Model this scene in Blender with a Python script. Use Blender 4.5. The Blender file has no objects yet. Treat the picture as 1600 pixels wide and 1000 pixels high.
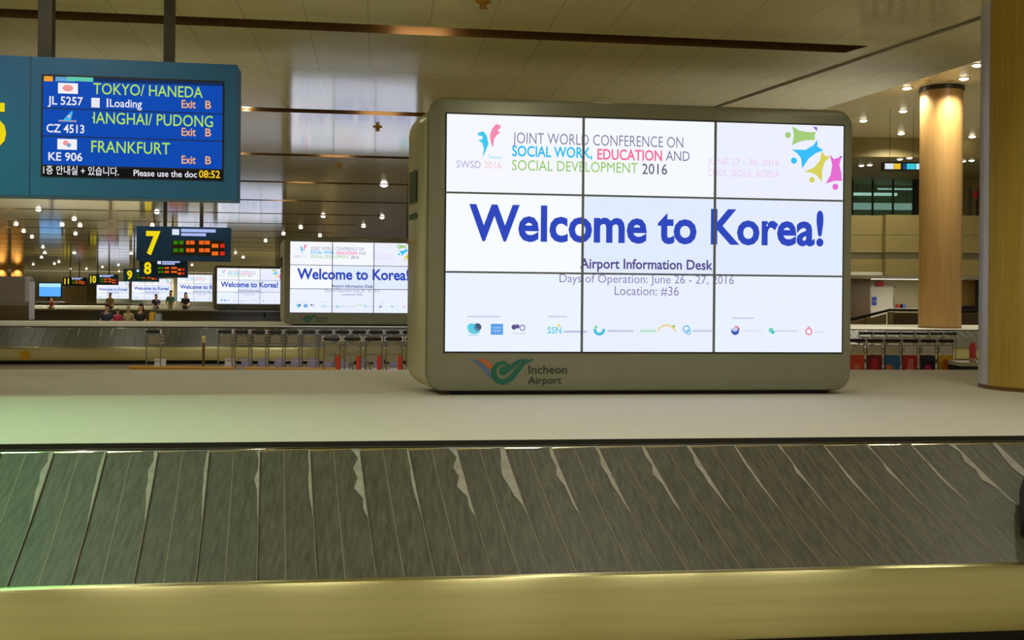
import bpy, bmesh, math, random
from mathutils import Vector, Matrix
random.seed(7)
C = bpy.context.scene.collection
R = math.radians
def S(r, g, b):                       # sRGB 0-255 -> linear
    f = lambda c: c/12.92 if c <= .04045 else ((c+.055)/1.055)**2.4
    return (f(r/255), f(g/255), f(b/255), 1)

# ------------------------------------------------------------------ camera, world, exposure
EYE = 1.5; F = 1600.0; ROLL = R(0.5); HY = 466
cam = bpy.data.cameras.new('camera'); camo = bpy.data.objects.new('camera', cam); C.objects.link(camo)
cam.sensor_width = 36; cam.lens = 36*F/1600; cam.shift_y = -34/1600; cam.clip_end = 400; cam.clip_start = .05
camo.location = (0, 0, EYE); camo.rotation_euler = (R(90), -ROLL, 0)
sc = bpy.context.scene; sc.camera = camo
sc.view_settings.view_transform = 'Standard'; sc.view_settings.look = 'None'
sc.view_settings.exposure = 0.0; sc.view_settings.gamma = 1; sc.view_settings.use_curve_mapping = False
w = bpy.data.worlds.new('hall_ambient'); sc.world = w; w.use_nodes = True
w.node_tree.nodes['Background'].inputs[0].default_value = (.66, .60, .42, 1)
w.node_tree.nodes['Background'].inputs[1].default_value = .85

# ------------------------------------------------------------------ helpers: pixels of the photo -> rays
def ray(px, py):
    u = px-800; v = HY-py; c, s = math.cos(ROLL), math.sin(ROLL)
    return (u*c - v*s)/F, (u*s + v*c)/F
def at(px, py, Y):
    a, b = ray(px, py); return Vector((a*Y, Y, EYE+b*Y))
def at_z(px, py, z):
    a, b = ray(px, py); Y = (z-EYE)/b; return Vector((a*Y, Y, z))
def hit(px, py, o, ang):              # ray against a vertical plane through o, facing the viewer, turned by ang
    a, b = ray(px, py); ux, uy = math.cos(ang), math.sin(ang)
    Y = (o[0]*uy - o[1]*ux)/(a*uy - ux)
    return ((a*Y-o[0])*ux + (Y-o[1])*uy, EYE+b*Y-o[2])

# ------------------------------------------------------------------ materials
def mat(name, col, rough=.5, metal=0, emit=0, ior=1.5, spec=None, var=0, vscale=4, stretch=(1,1,1), bump=0, bscale=60, rnd=0, coat=0):
    m = bpy.data.materials.new(name); m.use_nodes = True
    nt = m.node_tree; b = nt.nodes['Principled BSDF']
    b.inputs['Base Color'].default_value = col; b.inputs['Roughness'].default_value = rough
    b.inputs['Metallic'].default_value = metal; b.inputs['IOR'].default_value = ior
    if spec is not None: b.inputs['Specular IOR Level'].default_value = spec
    if coat: b.inputs['Coat Weight'].default_value = coat; b.inputs['Coat Roughness'].default_value = .08
    if emit:
        b.inputs['Emission Color'].default_value = col; b.inputs['Emission Strength'].default_value = emit
    if var or bump or rnd:
        tc = nt.nodes.new('ShaderNodeTexCoord'); mp = nt.nodes.new('ShaderNodeMapping')
        mp.inputs['Scale'].default_value = stretch
        nt.links.new(tc.outputs['Object'], mp.inputs['Vector'])
        if rnd:
            oi = nt.nodes.new('ShaderNodeObjectInfo'); mu = nt.nodes.new('ShaderNodeMath'); mu.operation = 'MULTIPLY'
            mu.inputs[1].default_value = 50; nt.links.new(oi.outputs['Random'], mu.inputs[0])
            nt.links.new(mu.outputs[0], mp.inputs['Location'])
        if var:
            n = nt.nodes.new('ShaderNodeTexNoise'); n.inputs['Scale'].default_value = vscale; n.inputs['Detail'].default_value = 6
            n.inputs['Roughness'].default_value = .65
            nt.links.new(mp.outputs[0], n.inputs['Vector'])
            rp = nt.nodes.new('ShaderNodeValToRGB')
            rp.color_ramp.elements[0].position = .3; rp.color_ramp.elements[1].position = .7
            rp.color_ramp.elements[0].color = tuple(c*(1-var) for c in col[:3])+(1,)
            rp.color_ramp.elements[1].color = tuple(min(1, c*(1+var)) for c in col[:3])+(1,)
            nt.links.new(n.outputs['Fac'], rp.inputs[0]); nt.links.new(rp.outputs[0], b.inputs['Base Color'])
        if bump:
            n2 = nt.nodes.new('ShaderNodeTexNoise'); n2.inputs['Scale'].default_value = bscale; n2.inputs['Detail'].default_value = 3
            nt.links.new(mp.outputs[0], n2.inputs['Vector'])
            bp = nt.nodes.new('ShaderNodeBump'); bp.inputs['Strength'].default_value = bump; bp.inputs['Distance'].default_value = .01
            nt.links.new(n2.outputs['Fac'], bp.inputs['Height']); nt.links.new(bp.outputs[0], b.inputs['Normal'])
    return m
def glow(name, col, k=1.0):           # a lit screen, LED or lamp: gives off light itself
    m = bpy.data.materials.new(name); m.use_nodes = True; b = m.node_tree.nodes['Principled BSDF']
    b.inputs['Base Color'].default_value = (0, 0, 0, 1); b.inputs['Specular IOR Level'].default_value = .1
    b.inputs['Emission Color'].default_value = col; b.inputs['Emission Strength'].default_value = k
    return m
M = {}
M['deck'] = mat('speckled_deck', S(216,213,196), .75, var=.16, vscale=90, bump=.15, bscale=150)
M['rubber'] = mat('worn_rubber', S(82,81,68), .42, spec=.36, var=.42, vscale=6, stretch=(9,1.3,1.3), bump=.12, bscale=9, rnd=1)
M['dust'] = mat('dusty_scuff', S(150,150,138), .6, var=.2, vscale=25)
M['edge'] = mat('rubbed_edge', S(122,116,96), .5, var=.2, vscale=20)
M['steel'] = mat('brushed_steel', S(198,192,142), .3, 1, var=.08, vscale=3, stretch=(.4,6,6), bump=.05, bscale=70)
def tune_steel():
    nt = M['steel'].node_tree
    for n in nt.nodes:
        if n.type == 'MAPPING': n.inputs['Scale'].default_value = (.25, 9, 9)
    b = nt.nodes['Principled BSDF']; b.inputs['Anisotropic'].default_value = .97; b.inputs['Anisotropic Rotation'].default_value = .25
    tg = nt.nodes.new('ShaderNodeTangent'); tg.direction_type = 'RADIAL'; tg.axis = 'Z'; nt.links.new(tg.outputs[0], b.inputs['Tangent'])
tune_steel()
M['chrome'] = mat('polished_steel', S(226,220,196), .16, 1)
M['black'] = mat('black_plastic', S(22,22,22), .4)
M['dark'] = mat('dark_gap', S(26,24,18), .7)
M['shell'] = mat('silver_painted_shell', S(136,136,116), .36, .35, var=.04, vscale=3)
M['shellback'] = mat('silver_rear_shell_lit', S(206,200,164), .3, .3)  # same silver as the front, paled to put light on the sides into colour
M['bezel'] = mat('panel_joint', S(118,126,134), .5)
M['blueboard'] = mat('blue_sign_board', S(34,100,150), .45, var=.04, vscale=2)
M['navyboard'] = mat('navy_sign_board', S(28,78,128), .5)
M['post'] = mat('dark_bronze_post', S(58,54,44), .4, .5)
M['bronze'] = mat('bronze_channel', S(124,92,52), .42, .5)
M['wood'] = mat('olive_wood', S(186,156,66), .3, var=.16, vscale=3, stretch=(9,9,.25))
M['wood2'] = mat('tan_wood', S(190,150,92), .4, var=.14, vscale=3, stretch=(9,9,.25))
M['trim'] = mat('satin_pale_grey', S(222,220,236), .35, .6)
M['floor'] = mat('polished_floor', S(196,186,156), .16, var=.08, vscale=.6)
M['cream'] = mat('cream_panel', S(156,140,88), .5, var=.05, vscale=1)
M['brownwall'] = mat('brown_wall', S(120,104,70), .45, var=.2, vscale=.5, stretch=(1,1,.2))
M['greywall'] = mat('grey_wall', S(170,164,132), .5, var=.08, vscale=.4)
M['ceilhigh'] = mat('pale_ceiling', S(240,230,196), .35)
M['lamp'] = glow('lamp_glow', (1, .93, .72, 1), 14)
M['lampf'] = glow('far_lamp_glow', (1, .93, .74, 1), 7)
M['rim'] = mat('lamp_rim', S(200,180,120), .3, .7)
M['white'] = mat('white_paint', S(225,222,210), .5)
M['grey'] = mat('grey_metal', S(150,146,134), .35, .7)
M['wire'] = mat('wire_basket_metal', S(176,172,150), .35, .6)
M['yellow'] = mat('yellow_paint', S(214,164,36), .5)
M['orange'] = mat('amber_rail', S(196,140,34), .5)
M['red'] = mat('red_paint', S(206,40,40), .5)
M['lilac'] = mat('lilac_card', S(246,242,255), .5)
def ceil_mat():
    m = mat('glossy_ceiling_panels', S(222,208,138), .12, ior=1.8, var=.06, vscale=.8, coat=.75)
    m.node_tree.nodes['Principled BSDF'].inputs['Coat IOR'].default_value = 1.8
    nt = m.node_tree; b = nt.nodes['Principled BSDF']
    tc = nt.nodes.new('ShaderNodeTexCoord'); mp = nt.nodes.new('ShaderNodeMapping')
    nt.links.new(tc.outputs['Object'], mp.inputs['Vector']); mp.inputs['Location'].default_value = (.1, -.43, 0)
    br = nt.nodes.new('ShaderNodeTexBrick'); br.offset = 0; br.inputs['Scale'].default_value = 1
    br.inputs['Brick Width'].default_value = .545; br.inputs['Row Height'].default_value = 2.18; br.inputs['Mortar Size'].default_value = .006
    br.inputs['Color1'].default_value = (1,1,1,1); br.inputs['Color2'].default_value = (.93,.93,.93,1); br.inputs['Mortar'].default_value = (.68,.66,.6,1)
    br.inputs['Mortar Smooth'].default_value = .2
    nt.links.new(mp.outputs[0], br.inputs['Vector'])
    mx = nt.nodes.new('ShaderNodeMixRGB'); mx.blend_type = 'MULTIPLY'; mx.inputs[0].default_value = 1
    src = b.inputs['Base Color'].links[0].from_socket
    nt.links.new(src, mx.inputs[1]); nt.links.new(br.outputs['Color'], mx.inputs[2]); nt.links.new(mx.outputs[0], b.inputs['Base Color'])
    n = nt.nodes.new('ShaderNodeTexNoise'); n.inputs['Scale'].default_value = 1.4; n.inputs['Detail'].default_value = 1
    nt.links.new(mp.outputs[0], n.inputs['Vector'])
    bp = nt.nodes.new('ShaderNodeBump'); bp.inputs['Strength'].default_value = .07; bp.inputs['Distance'].default_value = .05
    nt.links.new(n.outputs['Fac'], bp.inputs['Height']); nt.links.new(bp.outputs[0], b.inputs['Normal'])
    return m
M['ceil'] = ceil_mat()
_mc = {}
def scr_col(r, g, b, k=1.0):
    key = (r, g, b, k)
    if key not in _mc: _mc[key] = glow('screen_colour', S(r, g, b), k)
    return _mc[key]
_pc = {}
def paint(r, g, b, rough=.5):
    key = (r, g, b, rough)
    if key not in _pc: _pc[key] = mat('paint', S(r, g, b), rough, var=.04, vscale=8)
    return _pc[key]

# ------------------------------------------------------------------ mesh building
class MB:
    def __init__(s): s.v = []; s.f = []; s.m = []
    def face(s, pts, m=0):
        i = len(s.v); s.v += [tuple(p) for p in pts]; s.f.append(tuple(range(i, i+len(pts)))); s.m.append(m); return s
    def box(s, x0, x1, y0, y1, z0, z1, m=0):
        i = len(s.v)
        s.v += [(x0,y0,z0),(x1,y0,z0),(x1,y1,z0),(x0,y1,z0),(x0,y0,z1),(x1,y0,z1),(x1,y1,z1),(x0,y1,z1)]
        for q in ((0,3,2,1),(4,5,6,7),(0,1,5,4),(1,2,6,5),(2,3,7,6),(3,0,4,7)): s.f.append(tuple(i+k for k in q)); s.m.append(m)
        return s
    def loft(s, loops, m=0, cap0=True, cap1=True, closed=True):
        i = len(s.v); n = len(loops[0])
        for l in loops: s.v += [tuple(p) for p in l]
        for a in range(len(loops)-1):
            for k in range(n if closed else n-1):
                s.f.append((i+a*n+k, i+a*n+(k+1) % n, i+(a+1)*n+(k+1) % n, i+(a+1)*n+k)); s.m.append(m)
        if cap0: s.f.append(tuple(i+k for k in reversed(range(n)))); s.m.append(m)
        if cap1: s.f.append(tuple(i+(len(loops)-1)*n+k for k in range(n))); s.m.append(m)
        return s
    def rod(s, p0, p1, r0, r1=None, n=10, m=0):
        r1 = r0 if r1 is None else r1
        p0, p1 = Vector(p0), Vector(p1); d = (p1-p0).normalized()
        a = d.orthogonal().normalized(); b = d.cross(a)
        L = [[p+(a*math.cos(t*2*math.pi/n)+b*math.sin(t*2*math.pi/n))*r for t in range(n)] for p, r in ((p0, r0), (p1, r1))]
        return s.loft(L, m)
    def tube(s, pts, r, n=8, m=0):
        for a, b in zip(pts[:-1], pts[1:]): s.rod(a, b, r, r, n, m)
        return s
    def lathe(s, prof, n=24, c=(0,0,0), m=0):
        L = [[(c[0]+r*math.cos(t*2*math.pi/n), c[1]+r*math.sin(t*2*math.pi/n), c[2]+z) for t in range(n)] for r, z in prof]
        return s.loft(L, m)
def obj(name, mb, mats, parent=None, smooth=False, bevel=0):
    me = bpy.data.meshes.new(name); me.from_pydata(mb.v, [], mb.f)
    for m in (mats if isinstance(mats, (list, tuple)) else [mats]): me.materials.append(m)
    me.polygons.foreach_set('material_index', mb.m)
    bm = bmesh.new(); bm.from_mesh(me); bmesh.ops.recalc_face_normals(bm, faces=bm.faces) if not getattr(mb, 'keep', False) else None
    bm.to_mesh(me); bm.free()
    if smooth:
        me.polygons.foreach_set('use_smooth', [True]*len(me.polygons))
        try: me.set_sharp_from_angle(angle=R(35))
        except Exception: pass
    o = bpy.data.objects.new(name, me); C.objects.link(o)
    if parent: o.parent = parent
    if bevel:
        b = o.modifiers.new('bevel', 'BEVEL'); b.width = bevel; b.segments = 2; b.limit_method = 'ANGLE'
    return o
def tag(o, label=None, cat=None, group=None, kind=None):
    if label: o['label'] = label
    if cat: o['category'] = cat
    if group: o['group'] = group
    if kind: o['kind'] = kind
    return o
def thing(name, label, cat, loc=(0,0,0), rz=0, group=None):
    o = bpy.data.objects.new(name, None); C.objects.link(o); o.empty_display_size = .1
    o.location = loc; o.rotation_euler = (0, 0, rz); return tag(o, label, cat, group)
def struct(name, mb, mats, parent=None, label=None, cat=None, **k):
    o = obj(name, mb, mats, parent, **k)
    if not parent: o['kind'] = 'structure'; tag(o, label, cat)
    return o
def copy_tree(o, parent=None):
    c = o.copy(); C.objects.link(c)
    if parent: c.parent = parent
    for ch in list(o.children): copy_tree(ch, c)
    return c

# ------------------------------------------------------------------ lettering and flat marks on a vertical plane (local x, z; facing -y)
def text_mesh(s, bold):
    cu = bpy.data.curves.new('t', 'FONT'); cu.body = s; cu.offset = bold; cu.resolution_u = 3
    o = bpy.data.objects.new('t', cu); C.objects.link(o)
    dg = bpy.context.evaluated_depsgraph_get(); dg.update()
    me = bpy.data.meshes.new_from_object(o.evaluated_get(dg))
    bpy.data.objects.remove(o); bpy.data.curves.remove(cu); return me
_h = text_mesh('H', 0); CAP = max(v.co.y for v in _h.vertices)
def lettering(name, s, x0, x1, zb, cap, y, m, parent, bold=0, cut=None):
    me = text_mesh(s, bold); me.name = name
    xs = [v.co.x for v in me.vertices]; a, b = min(xs), max(xs)
    for v in me.vertices: v.co = (x0+(v.co.x-a)/(b-a)*(x1-x0), y, zb+v.co.y/CAP*cap)
    if cut is not None:
        bm = bmesh.new(); bm.from_mesh(me)
        bmesh.ops.bisect_plane(bm, geom=bm.verts[:]+bm.edges[:]+bm.faces[:], plane_co=(cut,0,0), plane_no=(-1,0,0), clear_outer=True)
        bm.to_mesh(me); bm.free()
    me.materials.clear(); me.materials.append(m)
    for p in me.polygons: p.material_index = 0
    o = bpy.data.objects.new(name, me); C.objects.link(o); o.parent = parent; return o
def flat(mb, pts, y, m=0): mb.face([(p[0], y, p[1]) for p in pts], m)
def disc(mb, c, r, y, m=0, n=16, sx=1): flat(mb, [(c[0]+r*sx*math.cos(k*2*math.pi/n), c[1]+r*math.sin(k*2*math.pi/n)) for k in range(n)], y, m)
def stroke(mb, pts, ws, y, m=0):
    L = []; Rr = []
    for i, p in enumerate(pts):
        a = pts[max(0, i-1)]; b = pts[min(len(pts)-1, i+1)]
        d = (b[0]-a[0], b[1]-a[1]); l = math.hypot(*d) or 1; n = (-d[1]/l, d[0]/l); wv = ws[i]/2
        L.append((p[0]+n[0]*wv, p[1]+n[1]*wv)); Rr.append((p[0]-n[0]*wv, p[1]-n[1]*wv))
    for i in range(len(pts)-1): flat(mb, [L[i], L[i+1], Rr[i+1], Rr[i]], y, m)

# ------------------------------------------------------------------ the setting
CZ = 3.97; CA = R(7.5); HZ = 7.36
ca, sa = math.cos(CA), math.sin(CA)
def to_ab(p): return (p[0]*ca+p[1]*sa, -p[0]*sa+p[1]*ca)
def from_ab(a, b, z=0): return Vector((a*ca-b*sa, a*sa+b*ca, z))
def edge_a(b): return 6.08-.147*(b-9.79)
def seam_a(b): return 4.42-.206*(b-11.92)
GW = .15
gb = [9.52+4.36*k for k in range(-5, 24)]
mb = MB(); prev = -16.0; A0 = -75
def gend(b): return seam_a(b)-.22
for b in gb:
    mb.face([(A0,prev,CZ),(edge_a(prev),prev,CZ),(edge_a(b-GW),b-GW,CZ),(A0,b-GW,CZ)])
    e = gend(b); mb.face([(e,b-GW,CZ),(edge_a(b-GW),b-GW,CZ),(edge_a(b+GW),b+GW,CZ),(e-.1,b+GW,CZ)])
    prev = b+GW
mb.face([(A0,prev,CZ),(edge_a(prev),prev,CZ),(edge_a(prev+3),prev+3,CZ),(A0,prev+3,CZ)])
BEND = prev+3
o = struct('ceiling', mb, M['ceil'], label='low glossy olive panel ceiling with long dark lamp slots', cat='ceiling'); o.rotation_euler.z = CA
for i, b in enumerate(gb):
    g = MB(); e = gend(b); t = CZ+.11
    g.face([(A0,b-GW,CZ),(e,b-GW,CZ),(e,b-GW,t),(A0,b-GW,t)]); g.face([(A0,b+GW,CZ),(e-.1,b+GW,CZ),(e-.1,b+GW,t),(A0,b+GW,t)])
    g.face([(A0,b-GW,t),(e,b-GW,t),(e-.1,b+GW,t),(A0,b+GW,t)]); g.face([(e,b-GW,CZ),(e-.1,b+GW,CZ),(e-.1,b+GW,t),(e,b-GW,t)])
    o = struct('trim_%d' % (i+1), g, M['bronze']); o.rotation_euler.z = CA
# raised seam strip running away along the ceiling, and the fascia at its right edge
g = MB(); L = []
for b in (-16, 17):
    a = seam_a(b); L.append([(a-.02,b,CZ),(a+.02,b,CZ),(a+.02,b,CZ-.012),(a-.02,b,CZ-.012)])
g.loft(L); o = struct('trim_%d' % (len(gb)+1), g, M['grey']); o.rotation_euler.z = CA
g = MB(); g.face([(edge_a(-16),-16,CZ),(edge_a(BEND),BEND,CZ),(edge_a(BEND),BEND,HZ),(edge_a(-16),-16,HZ)])
o = struct('trim_%d' % (len(gb)+2), g, M['ceilhigh']); o.rotation_euler.z = CA
# floor
g = MB(); g.box(-95, 60, -16, 135, -.1, 0); struct('floor', g, M['floor'], label='polished beige hall floor', cat='floor')
# high ceiling of the bay on the right
p0 = from_ab(edge_a(-16), -16); p1 = from_ab(edge_a(BEND), BEND)
g = MB(); g.face([(p0.x,p0.y,HZ),(46,-16,HZ),(46,36.6,HZ),(-3.5,36.6,HZ)]); struct('ceiling', g, M['ceilhigh'])
YF, YB = 36.6, 43.3
g = MB(); g.box(-3.5, 46, YF, YF+.15, 6.67, HZ); struct('trim_%d' % (len(gb)+3), g, M['cream'])
g = MB(); g.box(-3.5, 46, YF+.15, YB+3, 6.67, 6.75); struct('ceiling', g, M['cream'])
# balcony parapet: two facets with seams and a dark slot line
xl, xm, xr = -3.5, at(1384, 380, YF).x, 46
def parapet(name, x0, x1, y, m):
    g = MB(); g.box(x0, x1, y, y+.3, 2.44, 3.02, 0); g.box(x0, x1, y, y+.3, 3.26, 4.6, 0)
    g.box(x0, x1, y+.04, y+.3, 3.02, 3.26, 1)
    n = int((x1-x0)/1.8)
    for k in range(1, n): g.box(x0+k*1.8-.008, x0+k*1.8+.008, y-.004, y+.01, 2.44, 4.6, 1)
    g.box(x0, x1, y-.004, y+.01, 3.88, 3.9, 1)
    return struct(name, g, [m, M['grey2']])
M['grey2'] = mat('grey_groove', S(112,104,76), .6)
parapet('wall_balcony', xm, xr, YF, M['cream']); parapet('wall_balcony', xl, xm+.3, YF+.31, M['cream'])
g = MB(); g.box(xl, xr, YF+.3, YB+.2, 2.44, 2.56); struct('ceiling', g, M['white'])
# upper wall right of the window, with dark posts
wx0, wx1 = at(1300, 300, YB).x, at(1427, 300, YB).x
g = MB(); g.box(wx1+.9, 46, YB, YB+.2, 4.4, 6.7); struct('wall_upper', g, M['cream'])
g = MB(); g.box(-3.5, wx0, YB, YB+.2, 4.4, 6.7); struct('wall_upper', g, M['brownwall'])
# glazed office front
win = thing('window_1', None, None, (wx0, YB, 4.4)); win['kind'] = 'structure'; W = wx1-wx0
g = MB()
for k in range(5): g.box(W*k/4-.03, W*k/4+.03, -.05, .05, .7, 2.3)
g.box(-.03, W+.03, -.05, .05, 0, .12); g.box(W, W+.9, -.12, .1, 0, 2.3)
obj('window_frame', g, M['post'], win)
gm = bpy.data.materials.new('teal_glass'); gm.use_nodes = True; nt = gm.node_tree
b = nt.nodes['Principled BSDF']; b.inputs['Base Color'].default_value = S(150,190,178); b.inputs['Roughness'].default_value = .04
mx = nt.nodes.new('ShaderNodeMixShader'); tr = nt.nodes.new('ShaderNodeBsdfTransparent'); tr.inputs[0].default_value = (.72,.86,.8,1)
mx.inputs[0].default_value = .28; nt.links.new(tr.outputs[0], mx.inputs[1]); nt.links.new(b.outputs[0], mx.inputs[2])
nt.links.new(mx.outputs[0], nt.nodes['Material Output'].inputs[0])
g = MB(); g.box(0, W, -.012, .012, .12, 2.28); obj('pane', g, gm, win)
# room behind the glass
g = MB(); g.box(wx0-1, wx1+2, YB+2.8, YB+3, 4.3, 6.7); struct('wall_office', g, paint(190,206,196))
for i, (px0, px1, py, yy) in enumerate(((1330,1402,303,YB+1.6),(1372,1428,295,YB+2.2),(1330,1428,322,YB+2.6))):
    a = at(px0, py, yy); c = at(px1, py, yy)
    t = thing('tube_light', ['white tube light behind the balcony office glass, middle one', 'short white tube light high behind the balcony office glass', 'broad pale light low behind the balcony office glass'][i], 'light', (a.x, yy, a.z))
    h = [.12, .07, .3][i]
    g = MB(); g.box(0, c.x-a.x, 0, .08, -h/2, h/2); obj('diffuser', g, glow('tube_glow', (.8,1,.93,1), [1.3,.9,.6][i]), t)
    g = MB(); g.box(-.03, c.x-a.x+.03, .06, .14, -h/2-.03, h/2+.03); obj('housing', g, M['grey'], t)
    for hx in (.3, c.x-a.x-.3): g = MB(); g.rod((hx,.1,h/2), (hx,.1,6.7-a.z), .012); obj('hanger', g, M['post'], t)
# posts on the balcony right of the column
for i, (px, hh, lab) in enumerate(((1507, 1.0, 'thin dark post on the upper balcony right of the tan column'), (1521, .95, 'second dark post on the upper balcony, beside the red sign'))):
    p = at(px, 320, YF+.6); g = MB(); g.box(-.045, .045, -.045, .045, 0, hh); g.box(-.08, .08, -.08, .08, 0, .04)
    o = obj('balcony_post', g, M['post'], bevel=.008); o.location = (p.x, YF+.15, 4.6); tag(o, lab, 'post')
p = at(1526, 301, YF+.15); t = thing('red_sign', 'small red sign standing on the upper balcony wall at far right', 'sign', (p.x+.06, YF+.22, 4.6))
g = MB(); g.box(-.14, .14, -.02, .02, .62, .9); obj('board', g, M['red'], t); g = MB(); g.box(-.02, .02, .02, .05, 0, .8); obj('stand', g, M['post'], t)
# lower wall under the balcony
g = MB(); g.box(-3.5, 46, YB, YB+.2, 0, 2.5); struct('wall_back', g, M['greywall'])
d = thing('door_1', None, None, (at(1360,460,YB).x, YB-.04, 0)); d['kind'] = 'structure'; dw = at(1395,460,YB).x-at(1360,460,YB).x
g = MB(); g.box(0, dw, 0, .04, 0, 2.1); obj('door_leaf', g, M['white'], d)
g = MB(); g.box(-.06, 0, -.02, .04, 0, 2.16); g.box(dw, dw+.06, -.02, .04, 0, 2.16); g.box(-.06, dw+.06, -.02, .04, 2.1, 2.16); obj('door_frame', g, M['grey'], d)
g = MB(); g.rod((dw-.08,-.05,1), (dw-.2,-.05,1), .012); g.rod((dw-.08,0,1), (dw-.08,-.05,1), .012); obj('door_handle', g, M['chrome'], d)
for i, py in enumerate((467, 474)):
    p = at(1366, py, YB-.06); g = MB(); g.box(-.1, .1, -.01, .01, -.08, .08); o = obj('door_sign', g, paint(60,80,190)); o.location = p
    tag(o, ['upper small blue notice on the white door under the balcony', 'lower small blue notice on the white door under the balcony'][i], 'sign')
g = MB(); g.box(at(1335,460,YB-.6).x-1.5, at(1358,460,YB-.6).x, YB-.7, YB, 0, 2.44); struct('wall_pier', g, paint(96,78,56))
p = at(1375, 444, YB-.1); g = MB(); g.box(-.16, .16, -.03, .03, -.1, .1); o = obj('wall_sign', g, paint(190,40,50)); o.location = p; tag(o, 'small dark red sign above the white door under the balcony', 'sign')
p = at(1405, 479, YB-.1); g = MB(); g.box(-.12, .12, -.03, .03, -.1, .1); o = obj('wall_sign', g, paint(190,60,60)); o.location = p; tag(o, 'small red notice on the grey wall just left of the tan column', 'sign')
p = at(1411, 479, YB-.1); g = MB(); g.box(-.12, .1, -.03, .03, -.1, .1); o = obj('wall_sign', g, paint(90,110,190)); o.location = p; tag(o, 'small blue notice on the grey wall just left of the tan column', 'sign')
# light strip under the balcony
a = at(1362, 433, YB-2.2); c = at(1600, 433, YB-2.2)
t = thing('strip_light', 'long white light strip under the balcony left of the tan column', 'light', (a.x, YB-2.2, 2.435))
l = bpy.data.lights.new('strip_beam', 'AREA'); l.shape = 'RECTANGLE'; l.size = 3.5; l.size_y = .18; l.energy = 60; l.color = (1,.93,.78)
lo = bpy.data.objects.new('strip_beam', l); C.objects.link(lo); lo.parent = t; lo.location = (1.8,0,-.06)
g = MB(); g.box(0, 3.6, -.1, .1, -.05, -.012); obj('diffuser', g, glow('strip_glow', (1,.95,.8,1), 1.6), t)
g = MB(); g.box(-.03, 3.63, -.13, .13, -.03, 0); obj('housing', g, M['white'], t)
# side wall that closes the hall from the balcony corner to the far end
def wall_seg(name, a, b, z0, z1, m, th=.2):
    g = MB(); ang = math.atan2(b[1]-a[1], b[0]-a[0]); L = math.hypot(b[0]-a[0], b[1]-a[1]); g.box(0, L, 0, th, z0, z1)
    o = struct(name, g, m); o.location = (a[0], a[1], 0); o.rotation_euler.z = ang; return o
wall_seg('wall_right', (-3.6, 36.6), (-26, 113), 0, HZ, M['brownwall'])
wall_seg('wall_rear', (-95, 92), (-20, 119), 0, CZ, M['greywall'])
# ramp rail in front of the back wall
a = at(1337, 498, 40); c = at(1390, 484, 40); e = at(1437, 485, 40)
t = thing('ramp_railing', 'sloping ramp railing with dark handrail and cream posts under the balcony', 'railing', (a.x, 40, 0))
X = lambda p: p.x-a.x
g = MB(); g.tube([(-2,0,a.z-.3),(0,0,a.z),(X(c),0,c.z),(X(e)+2.5,0,e.z)], .06); obj('handrail', g, M['post'], t)
for px in (1356, 1391):
    q = at(px, 490, 40); g = MB(); g.box(X(q)-.09, X(q)+.09, -.06, .06, 0, c.z-(.08 if px > 1380 else .27)); obj('post', g, M['cream'], t)
g = MB(); g.box(X(c)+.15, X(e)+2.5, -.03, .03, 0, e.z-.1); obj('infill_panel', g, paint(96,78,48), t)
g = MB(); g.face([(-2,0,0),(X(c)-.12,0,0),(X(c)-.12,0,c.z-.15),(0,0,a.z-.15),(-2,0,a.z-.45)]); g.face([(-2,.03,0),(X(c)-.12,.03,0),(X(c)-.12,.03,c.z-.15),(0,.03,a.z-.15),(-2,.03,a.z-.45)])
obj('side_panel', g, paint(150,136,96), t)
p = at(1503, 500, 40); t = thing('service_counter', 'low cream counter behind the carts, right of the tan column', 'counter', (p.x-.3, 40.3, 0))
g = MB(); g.box(0, 3, 0, .7, 0, 1.02); obj('cabinet', g, M['cream'], t); g = MB(); g.box(-.05, 3.05, -.05, .75, 1.02, 1.07); obj('counter_top', g, M['white'], t)
p = at(1517, 498, 40); g = MB(); L = [[(x*wd, y*wd*.6, z) for x, y in ((-1,-1),(1,-1),(1,1),(-1,1))] for z, wd in ((0,.42),(.1,.45),(.24,.38),(.32,.24))]; g.loft(L)
o = obj('duffel_bag', g, M['black'], bevel=.05); o.location = (p.x, 40.6, 1.07); tag(o, 'black bag lying on the cream counter right of the tan column', 'bag')
p = at(1510, 455, YB-.3); g = MB(); g.box(-.5, .45, 0, .2, 0, 2.4); o = struct('wall_panel', g, paint(140,112,56)); o.location = (p.x, YB-.25, 0)
p = at(1525, 455, YB-.3); g = MB(); g.box(-.12, .12, -.12, .12, 0, 2.43); o = obj('dark_post', g, M['black'], bevel=.01); o.location = (p.x, YB-.6, 0); tag(o, 'tall black post under the balcony right of the tan column', 'post')
# hanging direction sign
a = at(1379, 260, 31); c = at(1440, 260, 31); wd = c.x-a.x
t = thing('direction_sign', 'small hanging black direction sign with white, yellow and cyan fields', 'sign', (a.x, 31, a.z-.14))
g = MB(); g.box(0, wd, 0, .12, 0, .28); obj('board', g, M['black'], t)
for x0, x1, cc in ((.06,.28,(220,230,240)),(.29,.46,(235,190,40)),(.52,.6,(30,70,130)),(.62,.84,(60,200,215)),(.86,.98,(190,240,245))):
    g = MB(); g.box(x0*wd, x1*wd, -.01, 0, .06, .23); obj('lit_field', g, scr_col(*cc), t)
for x in (.2, .8):
    g = MB(); g.rod((x*wd,.06,.28), (x*wd,.06,HZ-a.z+.14), .007); obj('hanger', g, M['post'], t)

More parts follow.
